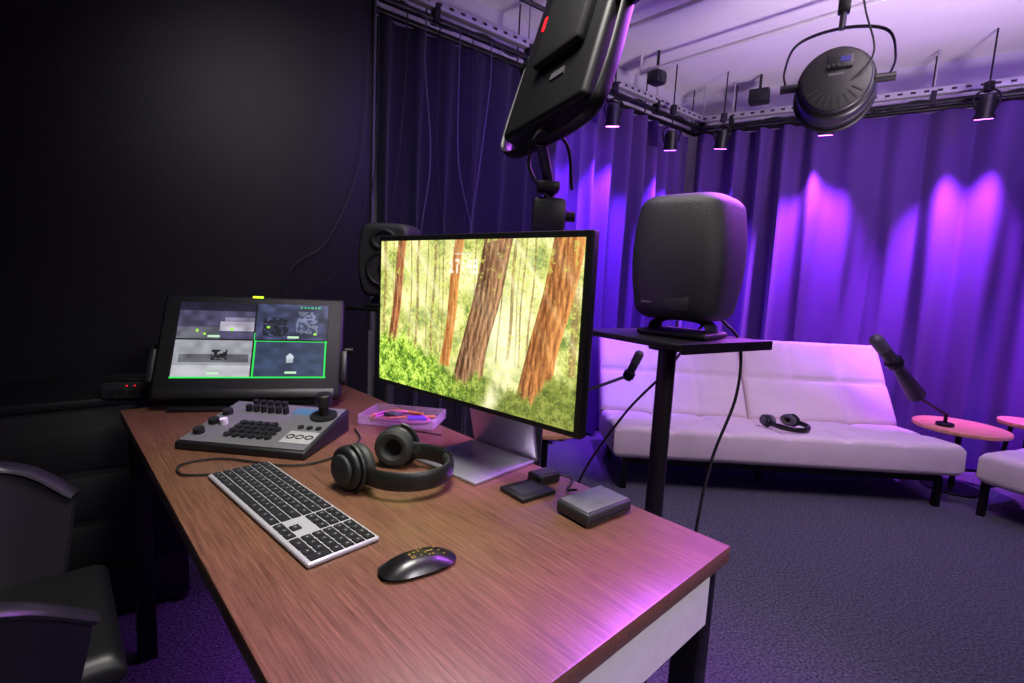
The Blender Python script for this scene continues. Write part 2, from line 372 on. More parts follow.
def forest():
    W, Hh = 460, 272
    Ug, Vg = np.meshgrid((np.arange(W)+.5)/W, (np.arange(Hh)+.5)/Hh)
    n1_ = vnoise(W, Hh, 11, 8); n2_ = vnoise(W, Hh, 34, 24); n3_ = vnoise(W, Hh, 95, 62); n4_ = vnoise(W, Hh, 230, 136)
    img = np.zeros((Hh, W, 3))+np.array([180, 188, 92.])
    f = n1_*.42+n2_*.28+n3_*.22+n4_*.22
    img = mixc(img, np.clip((f-.53)*5, 0, 1), (250, 244, 172))
    img = mixc(img, np.clip((.52-f)*4.5, 0, 1), (98, 124, 50))
    img = mixc(img, np.clip(1.2*np.exp(-((Ug-.70)/.10)**2-((Vg-.45)/.28)**2), 0, 1)*.8, (250, 246, 212))
    img = mixc(img, np.clip(1.0*np.exp(-((Ug-.27)/.13)**2-((Vg-.75)/.3)**2), 0, 1)*.6, (252, 246, 180))
    img = mixc(img, np.clip(1.0*np.exp(-((Ug-.80)/.05)**2-((Vg-.85)/.2)**2), 0, 1)*.4, (250, 244, 190))
    def trunk(img, ut, ub, w, c1, c2, v0=.1, cr=14, al=1):
        cx = ub+(ut-ub)*Vg+.004*np.sin(Vg*9+ub*40); ww = w*(1+.35*np.clip(.35-Vg, 0, 1)*2); x = (Ug-cx)/ww
        m = np.clip((.5-np.abs(x))*ww*W*.9, 0, 1)*(Vg > v0)*al
        st = vnoise(W, Hh, int(3/w)+20, 6); fine = vnoise(W, Hh, W//3, 12); f2 = vnoise(W, Hh, W//2, 60)
        t = np.clip(.5+.20*np.sin(x*cr+st*2.2)+.75*(fine-.5)+.35*(f2-.5)+.55*x, 0, 1)[..., None]
        c = np.array(c2, float)*(1-t)+np.array(c1, float)*t
        return img*(1-m[..., None])+c*m[..., None]
    for (a, b, w) in ((.03, .03, .02), (.09, .085, .008), (.205, .2, .010), (.25, .235, .018), (.30, .30, .008), (.345, .33, .016), (.37, .365, .006), (.395, .385, .009), (.56, .555, .010), (.74, .715, .016), (.76, .75, .006), (.78, .765, .009), (.69, .67, .008), (.82, .80, .010), (.97, .99, .03)):
        img = trunk(img, a, b, w, (178, 140, 84), (106, 90, 52), .28, al=.8)
    img = mixc(img, np.clip((n3_*.5+n4_*.5-.60)*9, 0, 1)*.75, (210, 218, 98))
    # hazy slanting sunbeams between the distant and near trunks
    bm_ = np.clip(vnoise(W, Hh, 3, 1)*0+np.sin((Ug+.45*Vg)*38+2*np.sin((Ug+.45*Vg)*11)), 0, 1)**3*np.clip(Vg*1.3, 0, 1)
    img = mixc(img, bm_*.38, (255, 250, 208)); img = mixc(img, np.full(Ug.shape, .10), (250, 244, 190))
    img = trunk(img, .145, .065, .055, (212, 138, 86), (106, 66, 42), .2)
    img = trunk(img, .475, .40, .050, (238, 168, 92), (146, 86, 44), .2)
    img = trunk(img, .665, .515, .13, (204, 154, 110), (84, 56, 38), .06, 34)
    img = trunk(img, .95, .82, .12, (236, 160, 90), (114, 66, 36), .03, 28)
    lf = np.clip((n2_*.45+n3_*.3+n4_*.3-.66)*9, 0, 1)*np.clip((Vg-.5)*3, 0, 1)*.8
    img = mixc(img, lf, (196, 204, 92)); img = mixc(img, bm_*.16, (255, 246, 200))
    hgt = .32-.12*Ug+.16*(vnoise(W, Hh, 12, 1))+.06*(vnoise(W, Hh, 60, 1)-.5)
    hgt = hgt-.18*np.exp(-((Ug-.62)/.3)**2)
    m = np.clip((hgt-Vg+.05*(n4_-.5))*22, 0, 1)
    gcol = np.zeros_like(img)+np.array([132, 172, 52.]); ff = n2_*.35+n3_*.35+n4_*.4
    gcol = mixc(gcol, np.clip((ff-.53)*5, 0, 1), (212, 240, 104)); gcol = mixc(gcol, np.clip((.50-ff)*5, 0, 1), (62, 98, 32))
    gcol = mixc(gcol, np.clip(Ug*1.3-.35, 0, .6), (112, 106, 58))
    img = img*(1-m[..., None])+gcol*m[..., None]
    img = mixc(img, np.clip(np.exp(-((Ug-.70-.3*(Vg-.2))/.04)**2)*np.clip((.42-Vg)*8, 0, 1), 0, 1)*.7*(.5+n2_), (246, 238, 196))
    img = np.clip(img, 0, 255)
    text(img, '17:48', .425, .885, .0076, .0175)
    sl = (slice(int(.91*Hh), int(.92*Hh)), slice(int(.45*W), int(.54*W))); img[sl] = img[sl]*.5+115
    return np.clip(img, 0, 255)
def multiview():
    W, Hh = 180, 104
    U_, V_ = np.meshgrid((np.arange(W)+.5)/W, (np.arange(Hh)+.5)/Hh); img = np.zeros((Hh, W, 3))
    nz = vnoise(W, Hh, 20, 14); nf = vnoise(W, Hh, 60, 40)
    def reg(u0, u1, v0, v1): return ((U_ >= u0) & (U_ < u1) & (V_ >= v0) & (V_ < v1))
    def setc(m, c, k=.25):
        img[m] = (np.array(c, float)*(1-k+2*k*nz[..., None]))[m]
    setc(reg(0, .5, .5, 1), (70, 66, 92)); setc(reg(.5, 1, .5, 1), (58, 64, 96), .4)
    setc(reg(0, .5, 0, .5), (150, 152, 160), .12); setc(reg(.5, 1, 0, .5), (52, 66, 92), .2)
    setc(reg(.27, .5, .62, .74), (178, 172, 190)); setc(reg(.30, .5, .74, .8), (120, 116, 140)); setc(reg(0, .27, .5, .66), (96, 96, 108)); setc(reg(0, .5, .88, 1), (30, 30, 48))
    setc(reg(.55, .72, .55, .82) & (nf > .45), (26, 28, 40)); setc(reg(.78, .93, .6, .9) & (nf > .5), (110, 116, 140))
    setc(reg(.04, .48, .2, .31), (96, 96, 104)); setc(reg(.24, .34, .23, .37) & (nf > .35), (30, 30, 34)); setc(reg(0, .5, 0, .16), (182, 182, 188), .08)
    m = (np.abs(U_-.75) < .022) & (V_ > .2) & (V_ < .27); setc(m, (200, 208, 220)); m = (np.abs(U_-.75) < .032*(1-(V_-.27)/.06)) & (V_ >= .27) & (V_ < .33); setc(m, (200, 208, 220))
    for c in (U_ < .006, U_ > .994, np.abs(U_-.5) < .005, np.abs(V_-.5) < .008): img[c] = (10, 12, 12)
    gr = (40, 230, 90)
    for (a, b, c, d) in ((.505, .515, 0, .5), (.505, 1, .478, .492), (.985, .995, 0, .5), (0, 1, .0, .016), (.50, .508, .5, .6)): img[reg(a, b, c, d)] = gr
    for (x, y) in ((.2, .53), (.72, .53), (.22, .05), (.72, .06)): img[reg(x, x+.08, y, y+.03)] = (190, 230, 190)
    for k in range(6): img[reg(.8+k*.025, .812+k*.025, .95, .975)] = (60, 220, 120)
    for (x, y) in ((.12, .60), (.17, .56), (.34, .62), (.58, .66), (.9, .58)): img[reg(x, x+.02, y, y+.03)] = (160, 230, 70)
    return img

# main display
g = G('desktop_monitor', (-.105, 1.048, 0), -40.6)
MW, MH, MZ = .612, .364, 1.059
g.box('panel', (MW, .02, MH), (0, .011, MZ), M_blackm, bev=.004)
g.box('bezel_glass', (MW-.006, .003, MH-.006), (0, -.0005, MZ), M_black)
paint_panel(g, 'screen', MW-.026, MH-.026, forest(), attr_mat('forest_wallpaper', 1.25), Matrix.Translation((0, -.003, MZ)))
g.box('rear_shell', (MW-.01, .004, MH-.01), (0, .022, MZ), M_alu)
g.box('stand_foot', (.20, .19, .007), (0, .05, ZD+.0035), M_alu, bev=.002)
g.box('stand_back', (.20, .008, .24), (0, .125, ZD+.12), M_alu, rot=(14, 0, 0), bev=.002)
g.box('stand_arm', (.14, .10, .03), (0, .06, 1.0), M_alu, bev=.004)

# switcher monitor
g = G('production_monitor', (-.757, 1.415, 0), 14.8)
Mm = Matrix.Translation((0, 0, ZD+.03)) @ Matrix.Rotation(R(-27), 4, 'X')
def TM(p): return Mm @ Matrix.Translation(p)
g.box('panel', (.51, .035, .328), None, M_black, M=TM((0, .0175, .164)), bev=.012, seg=3)
g.box('front_frame', (.492, .006, .308), None, M_rubber, M=TM((0, -.001, .164)), bev=.002)
paint_panel(g, 'screen', .418, .238, multiview(), attr_mat('multiview_feed', 1.1), TM((0, -.0048, .180)))
g.box('lower_lip', (.48, .03, .03), None, M_black, M=TM((0, -.008, .012)), bev=.008)
g.box('status_led', (.03, .003, .005), None, pmat('led_yellow', (90, 90, 10), emit=(200, 255, 40), estr=2), M=TM((0, -.004, .321)))
g.box('rear_body', (.40, .05, .22), None, M_dark, M=TM((0, .05, .16)), bev=.01)
g.box('stand_leg', (.03, .012, .25), (-.16, .19, ZD+.12), M_blackm, rot=(22, 0, 0)); g.box('stand_leg_2', (.03, .012, .25), (.16, .19, ZD+.12), M_blackm, rot=(22, 0, 0))
g.box('base_plate', (.40, .10, .012), (0, .02, ZD+.006), M_black, bev=.004)
g.box('base_riser', (.38, .03, .04), (0, .02, ZD+.03), M_black, bev=.004)
for sx in (-1, 1):
    g.box('side_bracket', (.018, .05, .10), None, M_black, M=TM((sx*.26, .02, .10)), bev=.004)
    g.rod('side_knob', (sx*.262, .09, .90), (sx*.285, .09, .90), .013, M_blackm)

# control surface with joystick
g = G('camera_control_panel', (-.575, 1.165, ZD), -6)
w, d = .305, .225; zf, zr = .018, .058
V = []
for (x, y, z) in ((-w/2, -d/2, 0), (w/2, -d/2, 0), (w/2, d/2, 0), (-w/2, d/2, 0), (-w/2, -d/2, zf), (w/2, -d/2, zf), (w/2, d/2, zr), (-w/2, d/2, zr)): V.append((x, y, z))
o = g.mesh('body', V, [(0, 1, 2, 3), (4, 5, 6, 7), (0, 1, 5, 4), (1, 2, 6, 5), (2, 3, 7, 6), (3, 0, 4, 7)], M_black, True)
md = o.modifiers.new('b', 'BEVEL'); md.width = .004; md.segments = 2
sl = math.degrees(math.atan2(zr-zf, d))
def TP(x, y, h=0): return Matrix.Translation((x, y, zf+(zr-zf)*(y+d/2)/d+h)) @ rotm((sl, 0, 0))
M_face = pmat('panel_face_grey', (104, 104, 108), .45, .2, var=.04)
M_btn = pmat('panel_button', (24, 24, 28), .4)
g.box('face_plate', (w-.012, d-.012, .002), None, M_face, M=TP(0, 0, .001))
for r_ in range(4):
    for c_ in range(6):
        if r_ == 3 and c_ > 4: continue
        g.cyl('button', .0085, .006, None, M_btn, M=TP(-.055+c_*.0195, -.07+r_*.0195, .005), n=16)
for c_ in range(6): g.cyl('knob', .0075, .016, None, M_rubber, M=TP(-.085+c_*.0195, .055, .01), n=20)
for c_ in range(5): g.cyl('knob_2', .0075, .016, None, M_rubber, M=TP(-.085+c_*.0195, .085, .01), n=20)
for c_ in range(3): g.cyl('wheel', .012, .012, None, M_rubber, M=TP(-.125, -.07+c_*.05, .008), n=24)
g.cyl('white_knob', .009, .014, None, M_white, M=TP(-.10, -.02, .008), n=20)
g.box('display', (.052, .032, .004), None, M_lcd, M=TP(.055, .07, .003))
g.cyl('joystick_base', .032, .008, None, M_black, M=TP(.112, .055, .004)); g.cyl('joystick_stem', .012, .03, None, M_rubber, M=TP(.112, .055, .02)); g.cyl('joystick_knob', .019, .032, None, M_black, M=TP(.112, .055, .045), bev=.005)
g.box('button_plate', (.07, .055, .003), None, M_steel, M=TP(.11, -.055, .002))
for c_ in range(3): g.torus('round_key', .008, .0016, (0, 0, 0), M_btn).matrix_local = TP(.088+c_*.022, -.055, .004)
for c_ in range(3): g.cyl('round_key_2', .007, .005, None, M_btn, M=TP(.088+c_*.022, -.01, .004), n=20)

# keyboard
g = G('computer_keyboard', (-.381, .825, ZD), -42.3)
g.box('base', (.418, .115, .008), (0, 0, .005), M_kb, bev=.0035, seg=3)
V = []; F = []
def key(cx, cy, kw, kh):
    b0 = len(V); z0, z1 = .0085, .0115
    for (z, ins) in ((z0, 0), (z1, .0010)):
        hw, hh = kw/2-.0011-ins, kh/2-.0011-ins
        for (sx, sy) in ((-1, -1), (1, -1), (1, 1), (-1, 1)): V.append((cx+sx*hw, cy+sy*hh, z))
    F.extend([(b0+4, b0+5, b0+6, b0+7)]+[(b0+i, b0+(i+1) % 4, b0+4+(i+1) % 4, b0+4+i) for i in range(4)])
P_ = .0183; x0 = -.204; y0 = -.052
rows = [[1.25, 1, 1.25, 1.25, 5, 1.25, 1.25, 1, 1.75], [2.35]+[1]*10+[2.65], [1.85]+[1]*11+[2.15], [1.5]+[1]*12+[1.5], [1]*13+[2], [15/14]*14]
for r_, rr in enumerate(rows):
    x = x0; sc_ = 15/sum(rr)
    for k_ in rr:
        key(x+k_*sc_*P_/2, y0+(r_+.5)*.0174, k_*sc_*P_, .0174); x += k_*sc_*P_
xn = x0+15*P_+.004
for (c_, r_) in ((0, 0), (1, 0), (2, 0), (1, 1), (0, 3), (1, 3), (2, 3), (0, 4), (1, 4), (2, 4), (0, 5), (1, 5), (2, 5)): key(xn+(c_+.5)*P_, y0+(r_+.5)*.0174, P_, .0174)
xn = xn+3*P_+.004
for r_ in range(6):
    for c_ in range(4):
        if r_ == 0 and c_ == 1: continue
        if c_ == 3 and r_ == 1: continue
        if r_ == 0 and c_ == 0: key(xn+P_, y0+.5*.0174, 2*P_, .0174); continue
        if c_ == 3 and r_ == 0: key(xn+3.5*P_, y0+.0174, P_, .0348); continue
        key(xn+(c_+.5)*P_, y0+(r_+.5)*.0174, P_, .0174)
g.mesh('keys', V, F, pmat('key_black', (20, 21, 24), .5), False)
VL = []; FL = []
for f in F[::5]:
    cx = sum(V[i][0] for i in f)/4; cy = sum(V[i][1] for i in f)/4; b0 = len(VL)
    for (sx, sy) in ((-1, -1), (1, -1), (1, 1), (-1, 1)): VL.append((cx+sx*.0016, cy+sy*.0020, .01175))
    FL.append((b0, b0+1, b0+2, b0+3))
g.mesh('key_legends', VL, FL, pmat('legend_white', (120, 125, 130), .5), False)

# mouse
g = G('computer_mouse', (-.117, .663, ZD), 33.7)
def mouse_shell():
    V = []; F = []; nr, na = 12, 40
    for i in range(nr+1):
        t = i/nr
        for k in range(na):
            a = 2*math.pi*k/na; e = 2/2.7
            cx = abs(math.cos(a))**e*math.copysign(1, math.cos(a)); sy = abs(math.sin(a))**e*math.copysign(1, math.sin(a))
            z = .006+.017*(1-t**2.6)*(1-.18*(cx*t)**2)
            V.append((.0565*cx*t, .0285*sy*t, z if t > 0 else .023))
    for k in range(na):
        a = 2*math.pi*k/na; e = 2/2.7
        cx = abs(math.cos(a))**e*math.copysign(1, math.cos(a)); sy = abs(math.sin(a))**e*math.copysign(1, math.sin(a))
        V.append((.052*cx, .025*sy, .0005))
    for i in range(nr+1):
        for k in range(na): F.append((i*na+k, i*na+(k+1) % na, (i+1)*na+(k+1) % na, (i+1)*na+k))
    F.append(tuple((nr+1)*na+k for k in range(na)))
    return V, F
V, F = mouse_shell()
g.mesh('shell', V, F, pmat('mouse_gloss_black', (18, 17, 18), .3, coat=.1), True, 60)
V = []; F = []
for k in range(22):
    x = .01+random.uniform(-.026, .026); y = random.uniform(-.012, .012); z = .0232-.017*((abs(x)/.0565)**2.6*.9+(abs(y)/.0285)**2.6); b0 = len(V)
    for q in range(5):
        a = q*1.256+k; V.append((x+.0018*math.cos(a), y+.0018*math.sin(a), z+.0006))
    F.append(tuple(b0+q for q in range(5)))
g.mesh('gold_sticker', V, F, pmat('sticker_gold', (150, 125, 60), .4, .4), False)

def headphones(name, loc, rz, mat, mat2, s=1.0, zs=1.0):
    g = G(name, M=Matrix.Translation(loc) @ Matrix.Rotation(R(rz), 4, 'Z') @ Matrix.Diagonal((s, s, s*zs, 1)))
    arc = []
    for k in range(17):
        a = R(-112+k*14); arc.append(Vector((.02+.085*math.cos(a), .078*math.sin(a), .034)))
    g.tube('headband', arc, (.005, .017), mat, res=3, n=12, flat=(1, 0, 0))
    arc2 = [Vector((.02+.079*math.cos(R(-50+k*10)), .072*math.sin(R(-50+k*10)), .034)) for k in range(11)]
    g.tube('headband_pad', arc2, (.006, .015), mat2, res=3, n=12, flat=(1, 0, 0))
    for sy in (-1, 1):
        Mc = Matrix.Translation((-.045, sy*.060, .040)) @ Matrix.Rotation(R(sy*14), 4, 'Z') @ Matrix.Rotation(R(90), 4, 'X')
        g.cyl('ear_cup', .039, .026, None, mat, M=Mc @ Matrix.Translation((0, 0, -sy*.012)), bev=.008)
        g.cyl('cup_cap', .027, .008, None, mat2, M=Mc @ Matrix.Translation((0, 0, -sy*.028)), bev=.003)
        o = g.torus('ear_pad', .027, .012, (0, 0, 0), mat2); o.matrix_local = Mc @ Matrix.Translation((0, 0, sy*.009))
        yk = [Mc @ Vector((math.cos(a_)*.043, math.sin(a_)*.043, -sy*.012)) for a_ in [R(-80+q*20) for q in range(9)]]
        g.tube('yoke', yk, .004, mat, res=2)
        g.rod('slider', Vector((-.002, sy*.066, .038)), Vector((.0, sy*.072, .034)), .008, mat)
    return g
M_hp = pmat('headphone_black', (20, 22, 21), .45); M_pad = pmat('headphone_pad', (36, 38, 37), .6)
headphones('headphones', (-.218, .958, ZD+.001), -22, M_hp, M_pad, 1.08)
headphones('headphones', (1.64, 2.88, .360), -75, M_hp, M_cab, 1.25, .7)

# drives
g = G('external_hard_drive', (.163, .862, ZD), 38.8)
g.box('body', (.118, .078, .024), (0, 0, .014), M_dark, bev=.006, seg=3); g.box('top_plate', (.108, .068, .002), (0, 0, .0265), pmat('drive_top_grey', (110, 108, 114), .4, .3), bev=.0008); g.box('front_slot', (.10, .002, .004), (0, -.0392, .013), M_rubber)
for sx in (-1, 1):
    for sy in (-1, 1): g.cyl('foot', .006, .003, (sx*.045, sy*.027, .0015), M_rubber)
g = G('card_reader', (.080, .995, ZD), 38)
g.box('body', (.055, .042, .020), (0, 0, .010), M_black, bev=.004); g.box('slot', (.03, .002, .003), (0, -.0213, .012), M_rubber); g.box('top_inset', (.045, .032, .001), (0, 0, .0202), M_dark)
g = G('portable_drive', (.045, .935, ZD), 38)
g.box('body', (.085, .072, .009), (0, 0, .0045), M_black, bev=.003); g.box('label', (.06, .04, .0006), (0, 0, .0092), M_dark); g.box('port', (.002, .012, .004), (.0425, 0, .0045), M_steel)

# shallow translucent tray with coloured cables
M_pink = pmat('cable_magenta', (180, 80, 160), .4); M_or = pmat('cable_orange', (205, 115, 80), .4); M_pur = pmat('cable_purple', (100, 60, 180), .4)
M_tray = pmat('translucent_pink_plastic', (205, 170, 205), .12, alpha=.26, var=.05)
g = G('plastic_tray', (-.295, 1.37, ZD), -8)
g.box('bottom', (.21, .13, .004), (0, 0, .003), M_tray, bev=.001)
for sx in (-1, 1): g.box('side', (.004, .13, .026), (sx*.104, 0, .015), M_tray, bev=.001)
for sy in (-1, 1): g.box('side_2', (.21, .004, .026), (0, sy*.064, .015), M_tray, bev=.001)
g.tube('cable_a', [(-.08, -.03, .010), (-.03, .04, .012), (.04, .03, .012), (.08, -.02, .012), (.02, -.045, .012), (-.06, -.04, .014), (-.07, .02, .014), (.0, .04, .016)], .004, M_pink)
g.tube('cable_b', [(.08, .04, .010), (.0, -.01, .014), (-.07, -.04, .012), (-.085, .0, .012), (-.04, .05, .014), (.05, .02, .02)], .004, M_or)
g.box('adapter', (.05, .03, .018), (.045, -.02, .014), M_pur, rot=(0, 0, 25), bev=.004)
g.box('adapter_2', (.045, .03, .012), (-.03, .0, .018), M_cab, rot=(0, 0, -20), bev=.004)

# left equipment cabinet + network box
g = G('equipment_cabinet', (-1.36, 1.60, 0), 38.6)
g.box('body', (.46, .36, .68), (0, 0, .37), M_rubber, bev=.006); g.box('top', (.48, .38, .025), (0, 0, .7225), M_black, bev=.003)
for k in range(4): g.box('rack_panel', (.42, .008, .13), (0, -.183, .12+k*.155), M_rubber, bev=.003)
for sx in (-.2, .2):
    for sy in (-.14, .14): g.cyl('caster', .03, .03, (sx, sy, .015), M_rubber)
g = G('network_switch', (-1.17, 1.52, .735), 20)
g.box('body', (.13, .10, .05), (0, 0, .027), M_dark, bev=.004); g.box('lid', (.125, .095, .012), (0, 0, .056), M_black, bev=.004)
for k in range(4): g.box('port', (.018, .003, .014), (-.04+k*.026, -.0505, .022), M_rubber)
for k in range(2): g.box('led', (.003, .002, .002), (.0+k*.02, -.0515, .042), M_ledr)

# ------------------------------------------------------------ speakers + stands
def speaker(name, loc, rz, s=1.0):
    g = G(name, M=Matrix.Translation(loc) @ Matrix.Rotation(R(rz), 4, 'Z') @ Matrix.Scale(s, 4))
    zb, hh = .035, .248; V = []; F = []; na = 72
    lv = [(.024*(1-math.cos(R(90*k/7))), .024*(1-math.sin(R(90*k/7)))) for k in range(8)]
    allv = lv+[(.024+(hh-.048)*k/14, 0) for k in range(1, 14)]+[(hh-z, ins) for z, ins in lv[::-1]]
    for z, ins in allv:
        t = z/hh; bul = .68+.32*math.sin(math.pi*(.17+.63*t))
        for k in range(na):
            a = 2*math.pi*k/na; e = 2/3.9
            cx = abs(math.cos(a))**e*math.copysign(1, math.cos(a)); sy = abs(math.sin(a))**e*math.copysign(1, math.sin(a))
            y = (.095*bul-ins)*sy
            V.append(((.100*bul-ins)*cx, max(y, -.078+ins*.6), zb+z))
    for i in range(len(allv)-1):
        for k in range(na): F.append((i*na+k, i*na+(k+1) % na, (i+1)*na+(k+1) % na, (i+1)*na+k))
    F.append(tuple(range(na))); F.append(tuple((len(allv)-1)*na+k for k in range(na)))
    g.mesh('cabinet', V, F, M_spk, True, 50)
    g.cyl('woofer_ring', .062, .006, (0, -.079, zb+.095), M_spkf, rot=(90, 0, 0), n=48, bev=.002)
    g.torus('woofer_surround', .052, .006, (0, -.082, zb+.095), M_rubber, rot=(90, 0, 0)); g.cyl('woofer_cone', .046, .006, (0, -.081, zb+.095), M_dark, rot=(90, 0, 0), n=40); g.sph('dust_cap', .018, (0, -.083, zb+.095), M_rubber, sc=(1, .4, 1))
    g.torus('waveguide', .030, .008, (0, -.078, zb+.192), M_spkf, rot=(90, 0, 0), sc=(1.25, 1, 1)); g.sph('tweeter', .012, (0, -.079, zb+.192), M_dark, sc=(1, .4, 1))
    g.box('rear_badge', (.022, .002, .004), (.044, .0855, zb+.034), M_cab)
    g.box('rear_panel', (.05, .003, .028), (-.020, .0865, zb+.034), M_spkf, bev=.001)
    g.tube('foot_bracket', [(-.062, 0, .008), (-.058, 0, .025), (-.03, 0, .036), (.03, 0, .036), (.058, 0, .025), (.062, 0, .008)], (.006, .03), M_rubber, n=12, flat=(0, 0, 1))
    g.box('foot_base', (.15, .12, .012), (0, 0, .006), M_rubber, bev=.005, seg=3)
    return g
speaker('studio_monitor_speaker', (.353, 1.04, 1.053), 138, .985)
speaker('studio_monitor_speaker', (-.432, 1.76, 1.035), -8, 1.0)
g = G('speaker_stand', (.330, 1.05, 0), 33)
g.box('shelf', (.275, .275, .012), (.01, 0, 1.046), M_blackm, bev=.004)
g.box('shelf_lip', (.275, .006, .018), (.01, -.137, 1.044), M_blackm)
g.cyl('flange', .04, .02, (.0, 0, 1.031), M_black); g.rod('column', (0, 0, .02), (0, 0, 1.04), .019, M_black, n=24)
g.cyl('base_plate', .13, .014, (.02, .02, .007), M_black, bev=.004, n=48)
g.cyl('collar', .026, .05, (0, 0, .56), M_black, bev=.004)
g = G('speaker_stand', (-.44, 1.78, 0), -8)
g.box('shelf', (.22, .22, .012), (0, 0, 1.028), M_blackm, bev=.003); g.rod('column', (0, 0, .02), (0, 0, 1.03), .018, M_dark, n=24)
g.cyl('base_plate', .15, .014, (0, .03, .007), M_black, bev=.004, n=48)
g.cyl('collar', .026, .05, (0, 0, .62), M_black)

# ------------------------------------------------------------ LED panel on pole
W_ = Vector((.17, -.26, .03)).normalized(); H_ = Vector((.09, .10, .36)); H_ = (H_-W_*H_.dot(W_)).normalized(); N_ = H_.cross(W_)
C_ = Vector((.104, 1.1785, 1.692))
Mx = Matrix(((W_.x, N_.x, H_.x, C_.x), (W_.y, N_.y, H_.y, C_.y), (W_.z, N_.z, H_.z, C_.z), (0, 0, 0, 1)))
g = G('led_panel_light', M=Mx)
g.box('housing', (.29, .055, .45), (0, 0, 0), M_black, bev=.012, seg=3)
g.box('back_module', (.16, .025, .24), (.02, -.038, .03), M_rubber, bev=.010)
g.box('diffuser', (.27, .004, .42), (0, .0285, 0), M_white)
g.box('red_indicator', (.010, .004, .035), (-.10, -.029, .065), M_ledr)
g.box('label', (.045, .003, .016), (.03, -.029, -.13), M_cab)
g.tube('yoke', [(-.165, 0, .02), (-.170, 0, -.17), (-.14, 0, -.25), (0, 0, -.265), (.14, 0, -.25), (.170, 0, -.17), (.165, 0, .02)], (.005, .016), M_blackm, n=12, flat=(1, 0, 0))
for sx in (-1, 1): g.rod('tilt_knob', (sx*.14, 0, 0), (sx*.19, 0, 0), .02, M_black)
yb = Mx @ Vector((0, 0, -.267))
g = G('light_stand', (yb.x+.027, yb.y+.06, 0), 0)
yl = Vector((-.027, -.06, yb.z))
g.rod('lower_tube', (0, 0, .01), (0, 0, .9), .016, M_black); g.rod('upper_tube', (0, 0, .85), (0, 0, 1.375), .012, M_black)
g.rod('spigot', (0, 0, 1.36), yl, .012, M_dark)
g.box('clamp_body', (.075, .05, .075), (0, -.005, 1.30), M_black, bev=.01); g.rod('clamp_knob', (.03, 0, 1.30), (.06, 0, 1.30), .012, M_rubber); g.box('clamp_jaw', (.05, .06, .02), (-.005, -.01, 1.36), M_black, bev=.004)
g.cyl('base_plate', .12, .014, (.0, .03, .007), M_black, bev=.004, n=48)
g.tube('power_cable', [(0, -.02, 1.33), (-.05, -.03, 1.40), (-.03, -.05, 1.47), (.03, -.03, 1.45), (.05, 0, 1.36)], .004, M_rubber)

# ------------------------------------------------------------ sofa
def axis(w, r, step=.018):
    e = [r*(1-math.cos(R(90*k/5))) for k in range(6)]
    n = max(2, int((w-2*r)/step)); mid = [r+(w-2*r)*k/n for k in range(1, n)]
    return [x-w/2 for x in e+mid+[w-x for x in e[::-1]]]
def cushion(g, name, w, d, t, r, xs, ys, M, mat, dent=.012, sg=.012):
    X = axis(w, r); Y = axis(d, r); V = []; F = []
    def ed(x, w):
        q = (abs(x)-(w/2-r))/r
        return 1 if q <= 0 else math.sqrt(max(0, 1-q*q))
    nx, ny = len(X), len(Y)
    for sgn in (1, -1):
        for y in Y:
            for x in X:
                e = ed(x, w)*ed(y, d); z = (t/2-r)+r*e
                if sgn > 0:
                    dn = 0
                    for s in xs: dn = max(dn, math.exp(-((x-s)/sg)**2)+.45*math.exp(-((x-s)/(sg*4.5))**2))
                    for s in ys: dn = max(dn, math.exp(-((y-s)/sg)**2)+.45*math.exp(-((y-s)/(sg*4.5))**2))
                    z -= dent*dn*e
                V.append(M @ Vector((x, y, sgn*z)))
    o = nx*ny
    for j in range(ny-1):
        for i in range(nx-1):
            a = j*nx+i; F.append((a, a+1, a+nx+1, a+nx)); F.append((o+a, o+a+nx, o+a+nx+1, o+a+1))
    rim = [i for i in range(nx)]+[j*nx+nx-1 for j in range(1, ny)]+[(ny-1)*nx+i for i in range(nx-2, -1, -1)]+[j*nx for j in range(ny-2, 0, -1)]
    for k in range(len(rim)): a, b = rim[k], rim[(k+1) % len(rim)]; F.append((a, b, o+b, o+a))
    return g.mesh(name, V, F, mat, True, 75)
g = G('sofa_bed', (1.555, 2.685, 0), -1.4)
ws = 1.92; sa = 4
Ms = Matrix.Translation((0, .27, .265)) @ rotm((-sa, 0, 0))
cushion(g, 'seat', ws, .56, .18, .035, [-.64, -.32, 0, .32, .64], [.0], Ms, M_sofa, .015)
Mb = Matrix.Translation((0, .685, .555)) @ rotm((58, 0, 0))
for sx in (-1, 1):
    cushion(g, 'backrest', .955, .58, .13, .035, [-.16, .16], [.0], Matrix.Translation((sx*.481-.005, 0, 0)) @ Mb, M_sofa, .013)
g.box('front_rail', (1.78, .03, .03), (0, .05, .165), M_blackm); g.box('rear_rail', (1.78, .03, .03), (0, .56, .155), M_blackm)
for sx in (-1, 1):
    g.box('side_rail', (.03, .5, .03), (sx*.88, .3, .16), M_blackm)
    for y in (.05, .55): g.box('leg', (.035, .03, .15), (sx*.88, y, .075), M_blackm, bev=.003)
    g.box('back_bracket', (.03, .03, .36), (sx*.6, .72, .34), M_blackm, rot=(-32, 0, 0)); g.box('back_leg', (.03, .03, .17), (sx*.6, .62, .085), M_blackm)
g.box('centre_leg', (.03, .03, .15), (0, .3, .075), M_blackm); g.box('centre_rail', (.03, .5, .03), (0, .3, .16), M_blackm)

